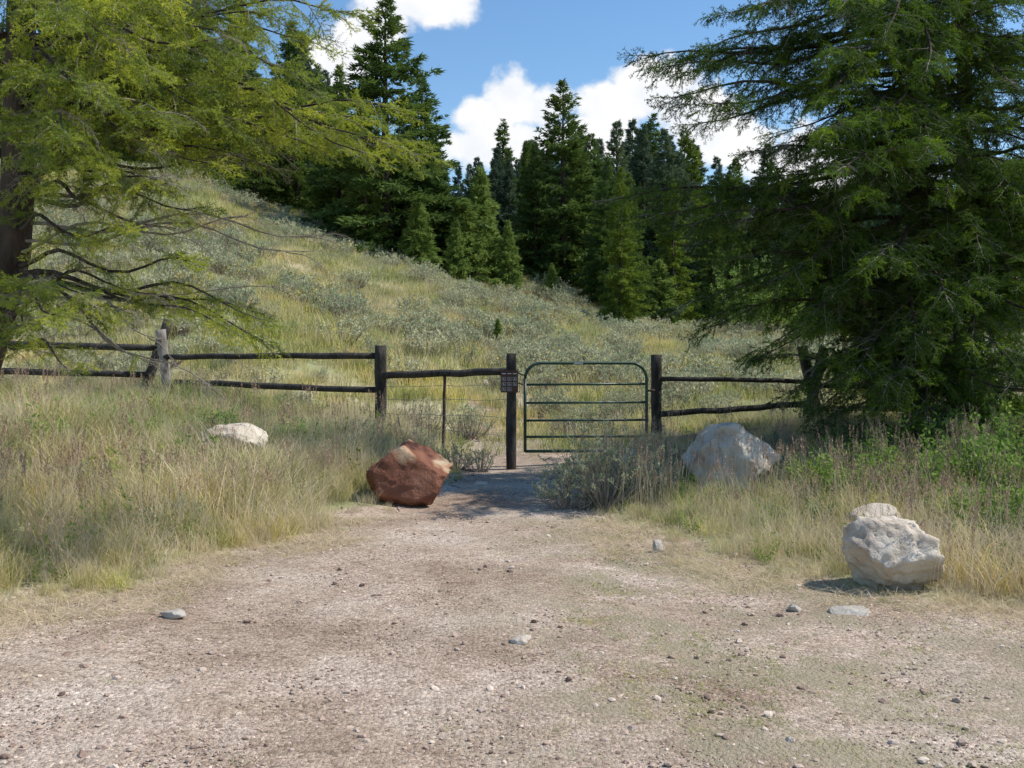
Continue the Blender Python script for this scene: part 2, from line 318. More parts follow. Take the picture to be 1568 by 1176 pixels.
rail('rail_4',245,546,15.3,575,545,14.35,.045); rail('rail_5',268,585,15.3,578,597,14.35,.045)
rail('rail_6',588,575,14.25,776,569,13.7,.05)
rail('rail_7',1012,580,14.25,1250,584,14.6,.035); rail('rail_8',1012,634,14.25,1250,618,14.6,.045); rail('rail_9',1012,676,14.25,1245,652,14.6,.055)
rail('rail_10',1235,590,14.6,1800,602,15.3,.04); rail('rail_11',1240,626,14.6,1800,628,15.3,.04); rail('rail_12',1240,658,14.6,1800,660,15.3,.04)
post('post_7',1640,535,15.1,.08); post('post_8',-300,510,15.9,.08)
wf=empty('wire_fence',(0,14,0))
post('steel_post',681,568,14.0,.022,M['rust'],678,wf)
for k,(h1,h2) in enumerate(((592,590),(612,612),(632,640),(648,668))):
    G=Geo(); A=P(588,h1,14.25);B=P(776,h2,13.65); pts=[A.lerp(B,t/8)+Vector((0,0,random.uniform(-.012,.012))) for t in range(9)]
    tube(G,pts,[.0035]*9,5); part('wire_%d'%k,G,[M['steel']],wf)
# ------------------------------------------------------------ gate
gate=empty('metal_farm_gate',(.7,13.9,0))
gd=13.85
def gp(px,py): return P(px,py,gd+(px-803)/187*.3)
G=Geo(); R=.022
out=[(804,692),(804,620),(804,580)]
for t in range(0,91,15):
    a=math.radians(t); out.append((804+24*(1-math.cos(a)),580-24*math.sin(a)))
for t in range(90,-1,-15):
    a=math.radians(t); out.append((990-24*(1-math.cos(a)),580-24*math.sin(a)))
out+=[(990,640),(990,690)]
tube(G,[gp(*q) for q in out],[R]*len(out),10); part('frame',G,[M['gate']],gate)
for k,y in enumerate((589,617,644,669,691)):
    G=Geo(); tube(G,[gp(804,y),gp(897,y-.6),gp(990,y-1.2)],[.017 if k<4 else R]*3,8); part('bar_%d'%(k+1),G,[M['gate']],gate)
G=Geo()
for y in (598,678): tube(G,[gp(990,y),gp(1003,y)+Vector((0,.05,0))],[.018]*2,8)
for y in (575,590): tube(G,[gp(804,y),P(786,y-6,13.62)],[.01]*2,6)
part('hinges_and_latch',G,[M['rust']],gate)
def box(G,c,s,mat=0):
    v=np.array([[x,y,z] for x in(-1,1) for y in(-1,1) for z in(-1,1)])*np.array(s)/2+np.array(c)
    f=[(0,1,3),(0,3,2),(4,6,7),(4,7,5),(0,4,5),(0,5,1),(2,3,7),(2,7,6),(0,2,6),(0,6,4),(1,5,7),(1,7,3)]
    G.add(v,f,mat)
G=Geo(); q=gp(885,556); box(G,(q.x,q.y-.028,q.z),(.14,.006,.03)); part('maker_plate',G,[M['signw']],gate)
sg=empty('trail_sign',(0,13.5,1.2))
G=Geo(); c0=P(780,584,13.5); yb=c0.y; box(G,(c0.x,yb,c0.z),(.235,.008,.30)); part('board',G,[M['signb']],sg)
G=Geo(); yf=yb-.007
for r_ in range(4):
    for c_ in range(3):
        if r_==3 and c_==2: continue
        cx=c0.x-.075+.075*c_; cz=c0.z+.105-.07*r_
        if r_==0: box(G,(cx,yf,cz),(.055,.003,.010)); continue
        for dx,dz,sx,sz in ((0,.022,.05,.003),(0,-.022,.05,.003),(-.025,0,.003,.044),(.025,0,.003,.044)): box(G,(cx+dx,yf,cz+dz),(sx,.003,sz))
        box(G,(cx-.005,yf-.002,cz),(.008,.003,.022)); box(G,(cx+.008,yf-.002,cz-.006),(.012,.003,.006))
part('symbols',G,[M['signw']],sg)
# ------------------------------------------------------------ conifer fronds (unit length 1 m along +Y)
UP=Vector((0,0,1))
def frond(seed,mat,needle=True,nl=.05,nw=.015,gap=.0115,ns=8):
    G=Geo(); rs=random.Random(seed); tw=[]
    bend=rs.uniform(-.12,.12); ax=lambda t:Vector((bend*t*t,t,-.2*t*t+.03*math.sin(t*6+seed)))
    pts=[ax(q/5) for q in range(6)]; tube(G,pts,[.010*(1-q/6)+.002 for q in range(6)],4,0,False)
    for q in range(1,5): tw.append((pts[q],pts[q+1]))
    for j in range(ns):
        for s in (-1,1):
            if rs.random()<.12: continue
            t=.08+(j+rs.uniform(0,.9))/ns*.9; l=.46*(1-t*.62)*rs.uniform(.5,1.15)
            a=math.radians(rs.uniform(35,65)); b=ax(t); e=b+Vector((s*math.sin(a)*l,math.cos(a)*l,l*rs.uniform(-.9,.4)))
            tube(G,[b,e],[.004,.0018],3,0,False); tw.append((b,e))
            m=max(1,int(l/.075)); d=(e-b).normalized(); pr=Vector((-d.y,d.x,0))
            for q in range(m):
                for s2 in (-1,1):
                    if rs.random()<.2: continue
                    u=(q+rs.random())/m*.9+.05; l2=(.07+.10*(1-u))*rs.uniform(.6,1.2); b2=b.lerp(e,u)
                    tw.append((b2,b2+(d*.8+pr*s2*rs.uniform(.4,1)+Vector((0,0,rs.uniform(-.8,.6)))).normalized()*l2))
    for a,b in tw:
        if needle:
            a=np.array(a);b=np.array(b);l=np.linalg.norm(b-a); n=max(2,int(l/gap))
            t=rng.uniform(.0,1.05,n)[:,None]; base=a+(b-a)*t; d=(b-a)/l
            r=rng.normal(size=(n,3)); r-= (r@d)[:,None]*d; r/=np.linalg.norm(r,axis=1,keepdims=True)
            tris(G,base,d*.8+r,nl*rng.uniform(.7,1.15,n),nw,1)
        else: tube(G,[a,b],[.0022,.001],3,0,False)
    return G.mesh('fir_frond%d'%seed,[M['twig'],mat])
collR=proto_coll('fir_frond',[frond(k,M['needleR']) for k in range(5)]+[frond(90+k,M['needleR'],False) for k in range(2)])
collL=proto_coll('fir_frond_light',[frond(10+k,M['needleL'],nl=.043,nw=.0125,gap=.0095) for k in range(5)]+[frond(80+k,M['needleL'],False) for k in range(2)])
class Tree:
    def __init__(s): s.G=Geo(); s.p=[];s.r=[];s.s=[];s.i=[]
    def spray(s,pos,fwd,scale,bare,gz=.5):
        f=fwd.normalized(); up=(UP+Vector((random.gauss(0,gz),random.gauss(0,gz),0)))
        x=f.cross(up).normalized(); z=x.cross(f)
        m=Matrix((x,f,z)).transposed(); s.p.append(tuple(pos)); s.r.append(tuple(m.to_euler())); s.s.append(scale)
        s.i.append(random.randint(5,6) if random.random()<bare else random.randint(0,4))
    def branch(s,p0,p2,sag=0.,f0=.2,sub=.7,dens=1.,bare=0.,r0=None,wig=.03):
        p0=Vector(p0);p2=Vector(p2);L=(p2-p0).length; j=L*.06
        pm=(p0+p2)/2+Vector((random.uniform(-j,j),random.uniform(-j,j),sag*L))
        ph=random.uniform(0,6);ph2=random.uniform(0,6);fw=random.uniform(5,9)
        def bz(t):
            q=p0*(1-t)**2+pm*2*t*(1-t)+p2*t*t; w=wig*L*math.sin(3.14*min(1,max(0,t)))
            return q+Vector((w*.5*math.sin(t*fw+ph),w*.5*math.cos(t*fw+ph),w*math.sin(t*fw*1.1+ph2)))
        k=12; pts=[bz(q/k) for q in range(k+1)]; r0=r0 or .008+.008*L
        tube(s.G,pts,[r0*(1-q/k)**.8+.003 for q in range(k+1)],6,0 if bare<.9 else 1)
        t=f0; side=1; st=.15/dens/L
        while t<.97:
            p=bz(t); f=(bz(min(1,t+.03))-bz(t-.03)).normalized(); side=-side
            rt=f.cross(UP).normalized(); a=math.radians(random.uniform(20,75))
            dd=(f*math.cos(a)+rt*side*math.sin(a)+Vector((0,0,random.uniform(-.7,.35)))).normalized()
            sl=sub*(1.1-.65*t)*random.uniform(.55,1.25)*min(1,(t-f0)/.2+.5); sl=min(sl,L*.45)
            s.spray(p,dd,sl,min(1,bare*1.5*(1.1-t)) if bare<.9 else bare)
            t+=st*random.uniform(.6,1.4)
        s.spray(bz(.93),(p2-pm),min(.5,sub*.8),bare); s.spray(bz(.98),(p2-pm)+Vector((0,0,.1*L)),min(.4,sub*.6),bare)
    def finish(s,name,base,coll):
        e=empty(name,base)
        part('trunk_and_limbs',s.G,[M['bark'],M['twig']],e)
        o=scatter('needles',s.p,s.r,s.s,s.i,coll,e); o.matrix_parent_inverse=Matrix.Translation(-Vector(base))
def fir_right(bx,by,H,R,expl,seed,zlow,zdet=6.6,nbr=5,step=.28,ed=1.6):
    random.seed(seed); T=Tree(); bz=float(hz(bx,by)); 
    tp=lambda z:Vector((bx+.15*math.sin(z*.4),by+.1*math.sin(z*.5),z))
    zs=[bz-.2,bz+.15,bz+1,bz+3,bz+6,bz+H*.8,bz+H]; tube(T.G,[tp(z) for z in zs],[.19,.15,.125,.115,.085,.05,.012],14,0)
    for z0,tip,sag,f0,sub in expl: T.branch(tp(z0),tip,sag,f0,sub*.8,ed,bare=.03)
    z=bz+zlow
    while z<bz+H:
        h=(z-bz)/H; low=z>zdet
        for q in range(nbr if not low else 4):
            az=random.uniform(0,6.283)
            if not low and q<2: az=-1.57+random.uniform(-1.,1.)
            Lr=R*(1-h)**.65*random.uniform(.55,1.05)
            dx=math.cos(az)*Lr
            if dx<-1.9 and not low: dx*=.7
            tip=tp(z)+Vector((dx,math.sin(az)*Lr*(.8 if q<2 else 1),Lr*random.uniform(-.42,.05)))
            T.branch(tp(z),tip,.06,.15,.7 if not low else .9,.5 if low else 1.1,bare=.04)
        z+=step if not low else .55
    return T,bz
ex=[(6.6,P(1110,20,12),-.02,.25,.9),(6.9,P(1200,-30,11.5),-.02,.25,.9),(5.6,P(988,88,12.2),.03,.3,.85),(5.3,P(1030,150,11.6),.0,.3,.9),(5.0,P(1060,190,12.6),.02,.35,.7),
 (5.5,P(1010,105,11.8),.03,.3,.9),(5.7,P(1040,95,12.4),.03,.3,.9),(5.2,P(1075,160,11.2),.0,.3,.9),
 (5.9,P(1060,110,12.9),.02,.3,.8),(4.3,P(1150,235,11.6),.05,.3,.8),(6.2,P(1090,70,11.6),.02,.3,.8),(6.5,P(1150,10,10.9),.02,.3,.8),
 (3.9,P(945,305,12.1),.05,.25,.9),(3.7,P(985,330,11.8),.04,.25,.9),(3.9,P(1010,300,12.9),.04,.25,.9),(3.5,P(1040,345,12),.04,.25,.8),(3.6,P(1090,330,11.6),.04,.25,.9),(3.3,P(1080,370,12.6),.04,.25,.8),
 (3.0,P(1130,395,11.8),.02,.3,.8),(4.1,P(1180,270,11.2),.02,.3,.8),
 (2.7,P(1035,470,12.2),.10,.28,.8),(2.5,P(1080,505,12),.10,.3,.8),(2.6,P(1100,480,12.6),.08,.3,.9),(2.3,P(1165,545,12.2),.08,.3,.85),(2.2,P(1250,560,11.6),.06,.3,.8),(2.8,P(1130,440,12),.08,.3,.9),
 (2.3,P(1310,570,11.0),.05,.3,.8),(2.5,P(1400,520,10.6),.05,.3,.8),(3.2,P(1340,400,10.6),.05,.3,.9),(4.2,P(1300,300,10.4),.05,.3,.9),(5.4,P(1260,150,10.4),.05,.3,.9),(4.8,P(1420,230,10.2),.05,.3,.9),
 (2.1,P(1350,610,10.9),.06,.2,.9),(1.9,P(1270,640,11.8),.06,.2,.9),(1.8,P(1420,650,11.0),.06,.2,.9),(2.6,P(1230,490,11.0),.06,.25,.9),(1.9,P(1210,600,12.2),.06,.25,.9),(2.9,P(1450,460,10.6),.06,.25,.9),
 (1.7,P(1320,660,11.4),.06,.2,.8),(1.7,P(1390,670,11.2),.06,.2,.8),(2.0,P(1250,600,11.6),.06,.2,.9),(2.4,P(1380,590,10.8),.06,.2,.9),
 (3.4,P(1200,420,11.2),.05,.25,.9),(3.8,P(1220,350,11.2),.05,.25,.9),(4.6,P(1200,220,11.4),.05,.3,.8),(5.0,P(1330,180,10.2),.05,.3,.9),(6.3,P(1360,40,10.4),.05,.25,.9),(5.8,P(1420,100,10.2),.05,.25,.9),
 (5.6,P(1270,80,10.0),.04,.25,1.),(4.9,P(1260,200,10.0),.04,.25,1.),(6.2,P(1290,0,10.0),.04,.25,1.),(4.4,P(1290,260,9.8),.04,.25,1.)]
T,bz=fir_right(5.05,12.6,11.5,3.0,ex,3,.8); T.finish('fir_tree',(5.05,12.6,bz),collR)
ex=[(2.2,P(1568,580,11.6),.05,.3,.8),(3.0,P(1560,430,11.2),.05,.3,.9),(4.2,P(1560,300,11.2),.05,.3,.9),(5.6,P(1540,120,11.2),.05,.3,.9),(1.9,P(1500,630,11.6),.05,.2,.8),(2.6,P(1490,520,11.0),.05,.3,.9),(3.6,P(1500,380,11.0),.05,.3,.9),(5.0,P(1480,180,11.0),.05,.3,.9),(4.5,P(1450,290,11),.05,.3,.9),(6.1,P(1440,60,11),.05,.3,.9),(1.7,P(1460,660,11.8),.05,.2,.8),(1.7,P(1550,660,11.8),.05,.2,.8)]
T,bz=fir_right(6.0,13.4,10.5,2.8,ex,5,.9,step=.32,nbr=4); T.finish('fir_tree',(6.0,13.4,bz),collR)
T,bz=fir_right(8.6,13.0,10,2.6,[],9,1.0,zdet=2.2,nbr=4); T.finish('fir_tree',(8.6,13.0,bz),collR)
# ---- left fir
random.seed(21); T=Tree(); bx,by=-4.7,8.3; bz=float(hz(bx,by))
tl=lambda z:Vector((bx+.62*ss((z-.3)/2.5)+.02*z,by-.2*ss(z/3),z))
tube(T.G,[tl(z) for z in (bz-.2,bz+.2,1.2,1.8,2.4,3,3.6,4.4,5.5,6.5,7.5,8.5)],[.24,.19,.165,.15,.14,.13,.12,.11,.09,.07,.04,.01],14,0)
EX=[
 (3.6,P(640,240,7.6),.06,.3,.55,.08),(3.7,P(600,215,8.2),.05,.35,.6,.08),(3.9,P(540,180,7.4),.05,.3,.6,.08),(4.0,P(560,235,7.0),.06,.4,.5,.1),(3.8,P(610,170,7.9),.05,.35,.5,.1),(3.6,P(480,225,7.4),.06,.35,.5,.1),(3.7,P(620,215,7.3),.06,.4,.5,.05),(3.8,P(580,225,7.8),.06,.4,.5,.05),
 (4.6,P(520,20,7.8),.02,.25,.6,.1),(4.9,P(560,-60,7.4),.02,.25,.6,.1),(4.4,P(470,60,8.4),.03,.25,.6,.1),(4.3,P(430,110,6.9),.04,.3,.6,.1),(4.2,P(330,60,6.6),.03,.25,.6,.1),
 (3.7,P(260,185,6.2),.05,.3,.5,.1),(3.6,P(230,215,6.5),.04,.3,.5,.1),(3.6,P(100,205,5.9),.05,.25,.5,.1),(3.9,P(150,130,5.8),.05,.25,.5,.1),(3.5,P(60,225,6.2),.05,.25,.5,.1),
 (4.6,P(250,-10,6.2),.02,.25,.6,.1),(4.5,P(90,10,6),.02,.25,.6,.1),(5.0,P(400,-60,6.8),.02,.25,.6,.1),(4.2,P(380,160,9.5),.02,.25,.6,.1),(4.6,P(250,60,10),.02,.25,.6,.1),(4.0,P(180,150,9.8),.02,.25,.6,.1),
 (4.1,P(480,150,8.8),.03,.25,.6,.1),(4.4,P(400,20,7.2),.03,.25,.6,.1),(4.3,P(300,130,7.4),.03,.25,.6,.1),(3.8,P(400,215,8.0),.04,.3,.6,.1),(4.7,P(180,60,6.6),.03,.25,.6,.1),(4.0,P(60,110,6.4),.03,.25,.6,.1),(4.9,P(330,-20,8.6),.03,.25,.6,.1),
 (3.9,P(350,180,6.8),.04,.3,.55,.1),(4.2,P(220,100,6.2),.04,.3,.55,.1),(3.4,P(150,235,6.6),.04,.3,.5,.1),(3.0,P(70,290,6.4),.03,.3,.4,.2),
 (3.5,P(320,250,7.0),.05,.3,.5,.15),(3.5,P(420,260,7.6),.05,.4,.5,.2),(3.3,P(230,280,6.8),.05,.3,.5,.2),
 (3.2,P(440,190,8.8),.04,.4,.6,.3),(3.0,P(330,240,7.6),.04,.4,.5,.3),(3.3,P(160,260,6.4),.03,.35,.5,.2),
 (2.85,P(300,320,7.0),.03,.35,.5,.4),(2.8,P(240,275,6.3),.03,.4,.5,.25),(2.9,P(270,350,9),.03,.4,.5,.5),(2.6,P(180,350,6.5),.03,.35,.45,.4),
 (2.5,P(470,385,7.4),.06,.3,.4,.97),(2.65,P(500,360,8),.03,.3,.4,1),(2.3,P(290,400,6.8),.03,.35,.4,.7),
 (2.2,P(395,520,7.2),.10,.5,.45,.12),(2.15,P(370,470,7.6),.08,.45,.45,.2),(2.0,P(130,450,6.3),.05,.4,.4,.2),(1.9,P(60,430,6.2),.03,.5,.35,.2),(2.0,P(90,480,6.0),.03,.4,.4,.2),(2.2,P(340,500,6.8),.10,.45,.45,.15),(2.1,P(240,450,7.0),.08,.4,.45,.35),(1.9,P(40,500,6.2),.03,.4,.4,.2),(2.2,P(400,490,7.4),.10,.55,.4,.1),(2.1,P(200,480,6.6),.08,.45,.4,.3),
 (2.0,P(330,600,7.0),.14,.3,.35,1),(1.8,P(240,555,6.8),.08,.3,.35,.9),(1.8,P(110,570,6.4),.05,.3,.4,.6),(2.1,P(420,440,8.4),.04,.3,.4,1),(1.9,P(250,520,6.4),.10,.3,.4,1),(2.4,P(380,330,7.0),.04,.3,.4,1)]
for z0,tip,sag,f0,sub,bare in EX:
    T.branch(tl(z0),tip,sag,f0,sub*1.05,1.4 if bare<.9 else .9,bare=bare,r0=.018 if bare<.9 else .012,wig=.045)
z=3.5
while z<8.5:
    low=z>5.2
    for q in range(4):
        az=random.uniform(0,6.283); Lr=2.9*(1-z/9.5)**.7*random.uniform(.6,1.05)
        tip=tl(z)+Vector((math.cos(az)*Lr,math.sin(az)*Lr,Lr*random.uniform(-.2,.08)))
        T.branch(tl(z),tip,.05,.25,.6 if not low else .8,.5 if low else .9,bare=.1)
    z+=.32 if not low else .5
T.finish('fir_tree',(bx,by,bz),collL)
# ------------------------------------------------------------ background conifers
def bgtree(seed,H,R,mat,open_=.0,low=.05,pw=.85):
    rs=np.random.default_rng(seed); G=Geo(); tube(G,[(0,0,-1),(0,0,H*.5),(0,0,H)],[.018*H,.010*H,.003],6,0)
    z=low*H; B=[];D=[];S=[]
    while z<H*.99:
        h=z/H; nb=rs.integers(5,8); wl=rs.uniform(.75,1.15)
        for q in range(nb):
            az=rs.uniform(0,6.283); Lr=R*((1-h)**pw)*rs.uniform(.55,1.2)*wl+.04
            if rs.random()<open_: continue
            dz=Lr*(-.38+.85*h+rs.uniform(-.12,.12)); o=np.array([math.cos(az),math.sin(az),0]); lt=np.array([-o[1],o[0],0])
            n=int(Lr*15)+3; t=rs.uniform(.15,1,n)**.75
            lat=rs.uniform(-1,1,n)*(.05+.28*Lr*(1.1-t)); pos=o*(t*Lr)[:,None]+lt*lat[:,None]; pos[:,2]=z+dz*t**1.3-np.abs(lat)*.25+rs.normal(0,.04,n)
            dr=o+lt*(np.sign(lat)*.6)[:,None]+np.array([0,0,-.15+.5*h])+rs.normal(0,.3,(n,3))
            B.append(pos);D.append(dr);S.append(np.full(n,.45+.55*(1-h)**.6))
        z+=H*.024*rs.uniform(.7,1.3)*(1.2-.6*h)
    B=np.concatenate(B);D=np.concatenate(D);S=np.concatenate(S)
    for k in range(4): tris(G,B+rs.normal(0,.06,B.shape)*S[:,None],D+rs.normal(0,.45,B.shape),.36*S*rs.uniform(.6,1.2,len(B)),.11*S,1)
    return G.mesh('conifer%d'%seed,[M['bark'],mat])
bgm=[bgtree(100+k,12,R,M['bg'],op) for k,(R,op) in enumerate(((3.1,.1),(2.7,.2),(3.7,.12),(2.3,.25)))]
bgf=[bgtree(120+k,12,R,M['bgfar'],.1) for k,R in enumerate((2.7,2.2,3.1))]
bgy=[bgtree(140+k,5,1.6,M['bgl'],.1,.02) for k in range(2)]
def place(name,me,px,top,d,H0,wid=1):
    B=P(px,0,d); Tz=P(px,top,d).z; gz=float(hz(B.x,d)); 
    o=bpy.data.objects.new(name,me); o.location=(B.x,d,gz-.1); s=(Tz-gz)/H0; o.scale=(s*wid,s*wid,s); o.rotation_euler=(0,0,random.uniform(0,6.28)); return link(o)
random.seed(5)
for px,top,d,m,w in [(590,-10,41,2,1.3),(520,95,44,0,1.1),(645,110,43,2,1.1),(560,160,40,1,1),(455,120,47,0,1.1),(665,200,42,1,1.1),
   (862,118,46,2,1.1),(820,215,45,0,1.0),(905,200,48,0,1.0),(770,178,56,1,1),(930,235,43,2,.8),(962,260,41,0,.9),(1000,170,56,3,1.2),(950,250,37,0,.8),
   (390,140,46,2,1),(330,60,50,0,1.1),(1060,210,58,1,1.0),(1120,250,50,2,.9),(1175,215,54,0,1),(1030,270,44,1,1),(1090,300,46,0,1),(1230,260,50,1,1.),(1290,290,50,2,.9),
   (290,120,46.5,0,1),(230,90,47,2,1),(170,130,46,1,1),(110,100,47,0,1),(50,120,46,2,1),(0,90,47,1,1),(-60,100,47,2,1)]:
    place('spruce_tree',bgm[m],px,top,d,12,w)
for px,top,d,m,w in [(735,255,42,0,.9),(712,300,41,1,1.1),(778,335,41.5,0,.75),(698,330,40,0,.8),(750,320,43,1,.9),(640,300,39.5,1,1),(845,400,41,0,1),(762,482,26,1,.9),(1010,395,43,0,1.2)]:
    place('young_fir_tree',bgy[m],px,top,d,5,w)
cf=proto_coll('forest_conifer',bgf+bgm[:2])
n=620; yy=rng.uniform(50,125,n); uu=rng.uniform(-.78,.9,n); xx=uu*yy
hh=rng.uniform(.75,1.15,n)
zz=hz(xx,yy)-.2
top=zz+12*hh; lim=np.interp(uu,[-.4,-.2,-.17,-.1,-.05,-.02,.05,.1,.18,.22,.3,.5],[.5,.32,.26,.205,.205,.21,.22,.235,.23,.20,.17,.2])
over=(top-CZ)/yy>lim*(1+rng.uniform(-.12,.05,n)); hh=np.where(over,np.maximum((lim*(1-rng.uniform(0,.12,n))*yy+CZ-zz)/12,.3),hh)
scatter('distant_forest',np.stack([xx,yy,zz],1),np.stack([np.zeros(n),np.zeros(n),rng.uniform(0,6.28,n)],1),hh,rng.integers(0,5,n),cf)
# ------------------------------------------------------------ grasses
def tuft(kind):
    G=Geo()
    if kind=='green': blades(G,90,.2,.36,.0065,.55,0); blades(G,26,.2,.34,.005,.7,1); ms=[M['grass'],M['yg']]
    elif kind=='yg': blades(G,60,.2,.38,.006,.6,1); blades(G,30,.2,.3,.005,.7,0); blades(G,32,.2,.46,.004,.4,2);ms=[M['grass'],M['yg'],M['dry']]
    elif kind=='dry': blades(G,90,.22,.38,.0045,.75,0); blades(G,20,.2,.28,.005,.6,1); ms=[M['dry'],M['yg']]
    elif kind=='stalk':
        tips=blades(G,9,.16,.72,.003,.2,0); ms=[M['dry'],M['seed']]
        for t in tips:
            n=26; s=rng.uniform(-.13,.01,n)[:,None]; b=t+np.array([0,0,1.])*s+rng.normal(0,.004,(n,3)); tris(G,b,rng.normal(0,.4,(n,3))+[0,0,1.],.022,.007,1)
    elif kind=='weed':
        ms=[M['leaf'],M['grass']]
        for q in range(9):
            a=rng.uniform(0,6.28);h=rng.uniform(.15,.4);e=np.array([math.cos(a)*.17,math.sin(a)*.17,h]); tube(G,[(e[0]*.4,e[1]*.4,-.02),tuple(e)],[.003,.0015],3,1,False)
            n=18; t=rng.uniform(.2,1,n)[:,None]; leaves(G,e*t+rng.normal(0,.01,(n,3)),rng.normal(0,1,(n,3))+[0,0,.5],.04,.014,0)
    elif kind=='hillg': blades(G,60,.42,.28,.014,.5,0); blades(G,34,.42,.32,.011,.5,1); ms=[M['grass'],M['yg']]
    elif kind=='hilly': blades(G,60,.42,.28,.013,.5,0); blades(G,30,.42,.34,.009,.4,1); ms=[M['yg'],M['dry']]
    elif kind=='short': blades(G,22,.06,.05,.003,1.0,0); blades(G,16,.07,.045,.003,1.1,1); ms=[M['yg'],M['dry']]
    elif kind=='shortg': blades(G,26,.05,.05,.0035,1.0,0); blades(G,6,.07,.045,.003,1.1,1); ms=[M['grass'],M['dry']]
    elif kind=='straw': blades(G,40,.16,.10,.003,2.4,0,.6); ms=[M['dry']]
    return G.mesh('tuft_'+kind,ms)
def sage(R=.35,H=.42,ns=26,nl=1100,ls=.035,lw=.011,flower=False):
    G=Geo(); E=[]
    for q in range(ns):
        a=rng.uniform(0,6.28);r=R*math.sqrt(rng.uniform(0.02,1)); h=H*math.sqrt(max(.1,1-(r/R)**2*.75))*rng.uniform(.7,1.08)
        b=Vector((math.cos(a)*r*.15,math.sin(a)*r*.15,-.03)); e=Vector((math.cos(a)*r,math.sin(a)*r,h)); m=b.lerp(e,.5)+Vector((math.cos(a)*r*.12,math.sin(a)*r*.12,-.03))
        tube(G,[b,m,e],[.011*H/.42,.006,.002],4,0,False); E.append((b,m,e))
        for w in range(5):
            t=rng.uniform(.4,.95); p=m.lerp(e,(t-.4)/.6); f=p+Vector((rng.normal(0,.06),rng.normal(0,.06),rng.uniform(.03,.1)))*(H/.42); tube(G,[p,f],[.003,.001],3,0,False); E.append((p,p.lerp(f,.5),f))
    E=np.array([[list(x) for x in q] for q in E]); k=rng.integers(0,len(E),nl); t=rng.uniform(.15,1,nl)[:,None]
    base=E[k,1]*(1-t)+E[k,2]*t; leaves(G,base,rng.normal(0,.6,(nl,3))+[0,0,.8],ls*rng.uniform(.6,1.2,nl),lw,1)
    if flower:
        n=160; k=rng.integers(0,len(E),n); leaves(G,E[k,2]+rng.normal(0,.015,(n,3)),rng.normal(0,.6,(n,3))+[0,0,.8],.03,.02,2)
    return G.mesh('sage',[M['sagew'],M['sage'],M['yflower']])
cg=proto_coll('grass_tuft',[tuft(k) for k in ('green','green','yg','yg','dry','dry','stalk','weed')])
n=8500; yy=4.3+11.5*rng.uniform(0,1,n)**.8; xx=rng.uniform(-1,1,n)*(yy*.62+1.0); o=outside(xx,yy)
dens=np.clip((o+.12)/.8,0,1)
for cx,cy,rr in ((-1.09,10.5,.5),(2.5,10.9,.7),(2.56,6.75,.40),(2.4,6.2,.35),(1.0,10.3,.45),(-3.1,11.1,.45),(3.05,8.2,.35)): dens=np.where((xx-cx)**2+(yy-cy)**2<rr*rr,0,dens)
dens=np.where((xx>-.9)&(xx<.9)&(yy>11)&(yy<15.5),dens*.15,dens)
k=rng.uniform(0,1,n)<dens*.75; xx=xx[k];yy=yy[k];o=o[k];n=len(xx)
left=xx<0; rr=rng.uniform(0,1,n); wb=wob(xx*1.5,yy*1.5)*.4
far=np.clip(np.clip(o/2.6,0,1)*.4+ss((yy-7.5)/4.5)*.5+wb-.15,-.3,1.2)
idx=np.where(rr<.74-.64*far,rng.integers(4,6,n),np.where(rr<.97-.40*far,rng.integers(2,4,n),rng.integers(0,2,n)))
idx=np.where((rng.uniform(0,1,n)<.08),7,idx); idx=np.where((~left)&(rng.uniform(0,1,n)<.1),7,idx)
s=(.38+.70*np.clip(o/1.2,0,1))*rng.uniform(.6,1.3,n)*(1+.3*wob(xx*2.3,yy*2.1)); s=np.where(yy>12,s*.75,s); s=np.where(left,s,s*.82)
scatter('meadow_grass',np.stack([xx,yy,hz(xx,yy)],1),np.stack([rng.normal(0,.1,n),rng.normal(0,.1,n),rng.uniform(0,6.28,n)],1),s,idx,cg)
n=650; yy=rng.uniform(5,13.5,n); xx=rng.uniform(-1,1,n)*(yy*.6); o=outside(xx,yy); k=o>.3; xx=xx[k];yy=yy[k];n=len(xx)
scatter('tall_seed_grass',np.stack([xx,yy,hz(xx,yy)],1),np.stack([rng.normal(0,.1,n),rng.normal(0,.1,n),rng.uniform(0,6.28,n)],1),rng.uniform(.6,1.1,n),np.full(n,6),cg)
n=13000; yy=rng.uniform(3.4,9.5,n); xx=rng.uniform(-1,1,n)*(yy*.6); o=outside(xx,yy)
nz=np.sin(xx*2.3+yy*1.1)+np.sin(yy*3.1-xx*1.7+1)+.6*np.sin(xx*6+yy*5)+rng.normal(0,.4,n)
pr=np.where(xx>.1*yy-.3,.45,0.02)*(nz>.1)+np.clip(1-np.abs(o+.15)/.5,0,1)*.75
k=(rng.uniform(0,1,n)<pr); xx=xx[k];yy=yy[k];o=o[k];n=len(xx)
cs=proto_coll('short_turf',[tuft('short'),tuft('shortg'),tuft('shortg'),tuft('straw')])
ii=rng.integers(0,3,n); ii=np.where((o>-.45)&(rng.uniform(0,1,n)<.5),3,ii)
scatter('short_turf',np.stack([xx,yy,hz(xx,yy)+.01],1),np.stack([np.zeros(n),np.zeros(n),rng.uniform(0,6.28,n)],1),rng.uniform(.4,1.3,n),ii,cs)
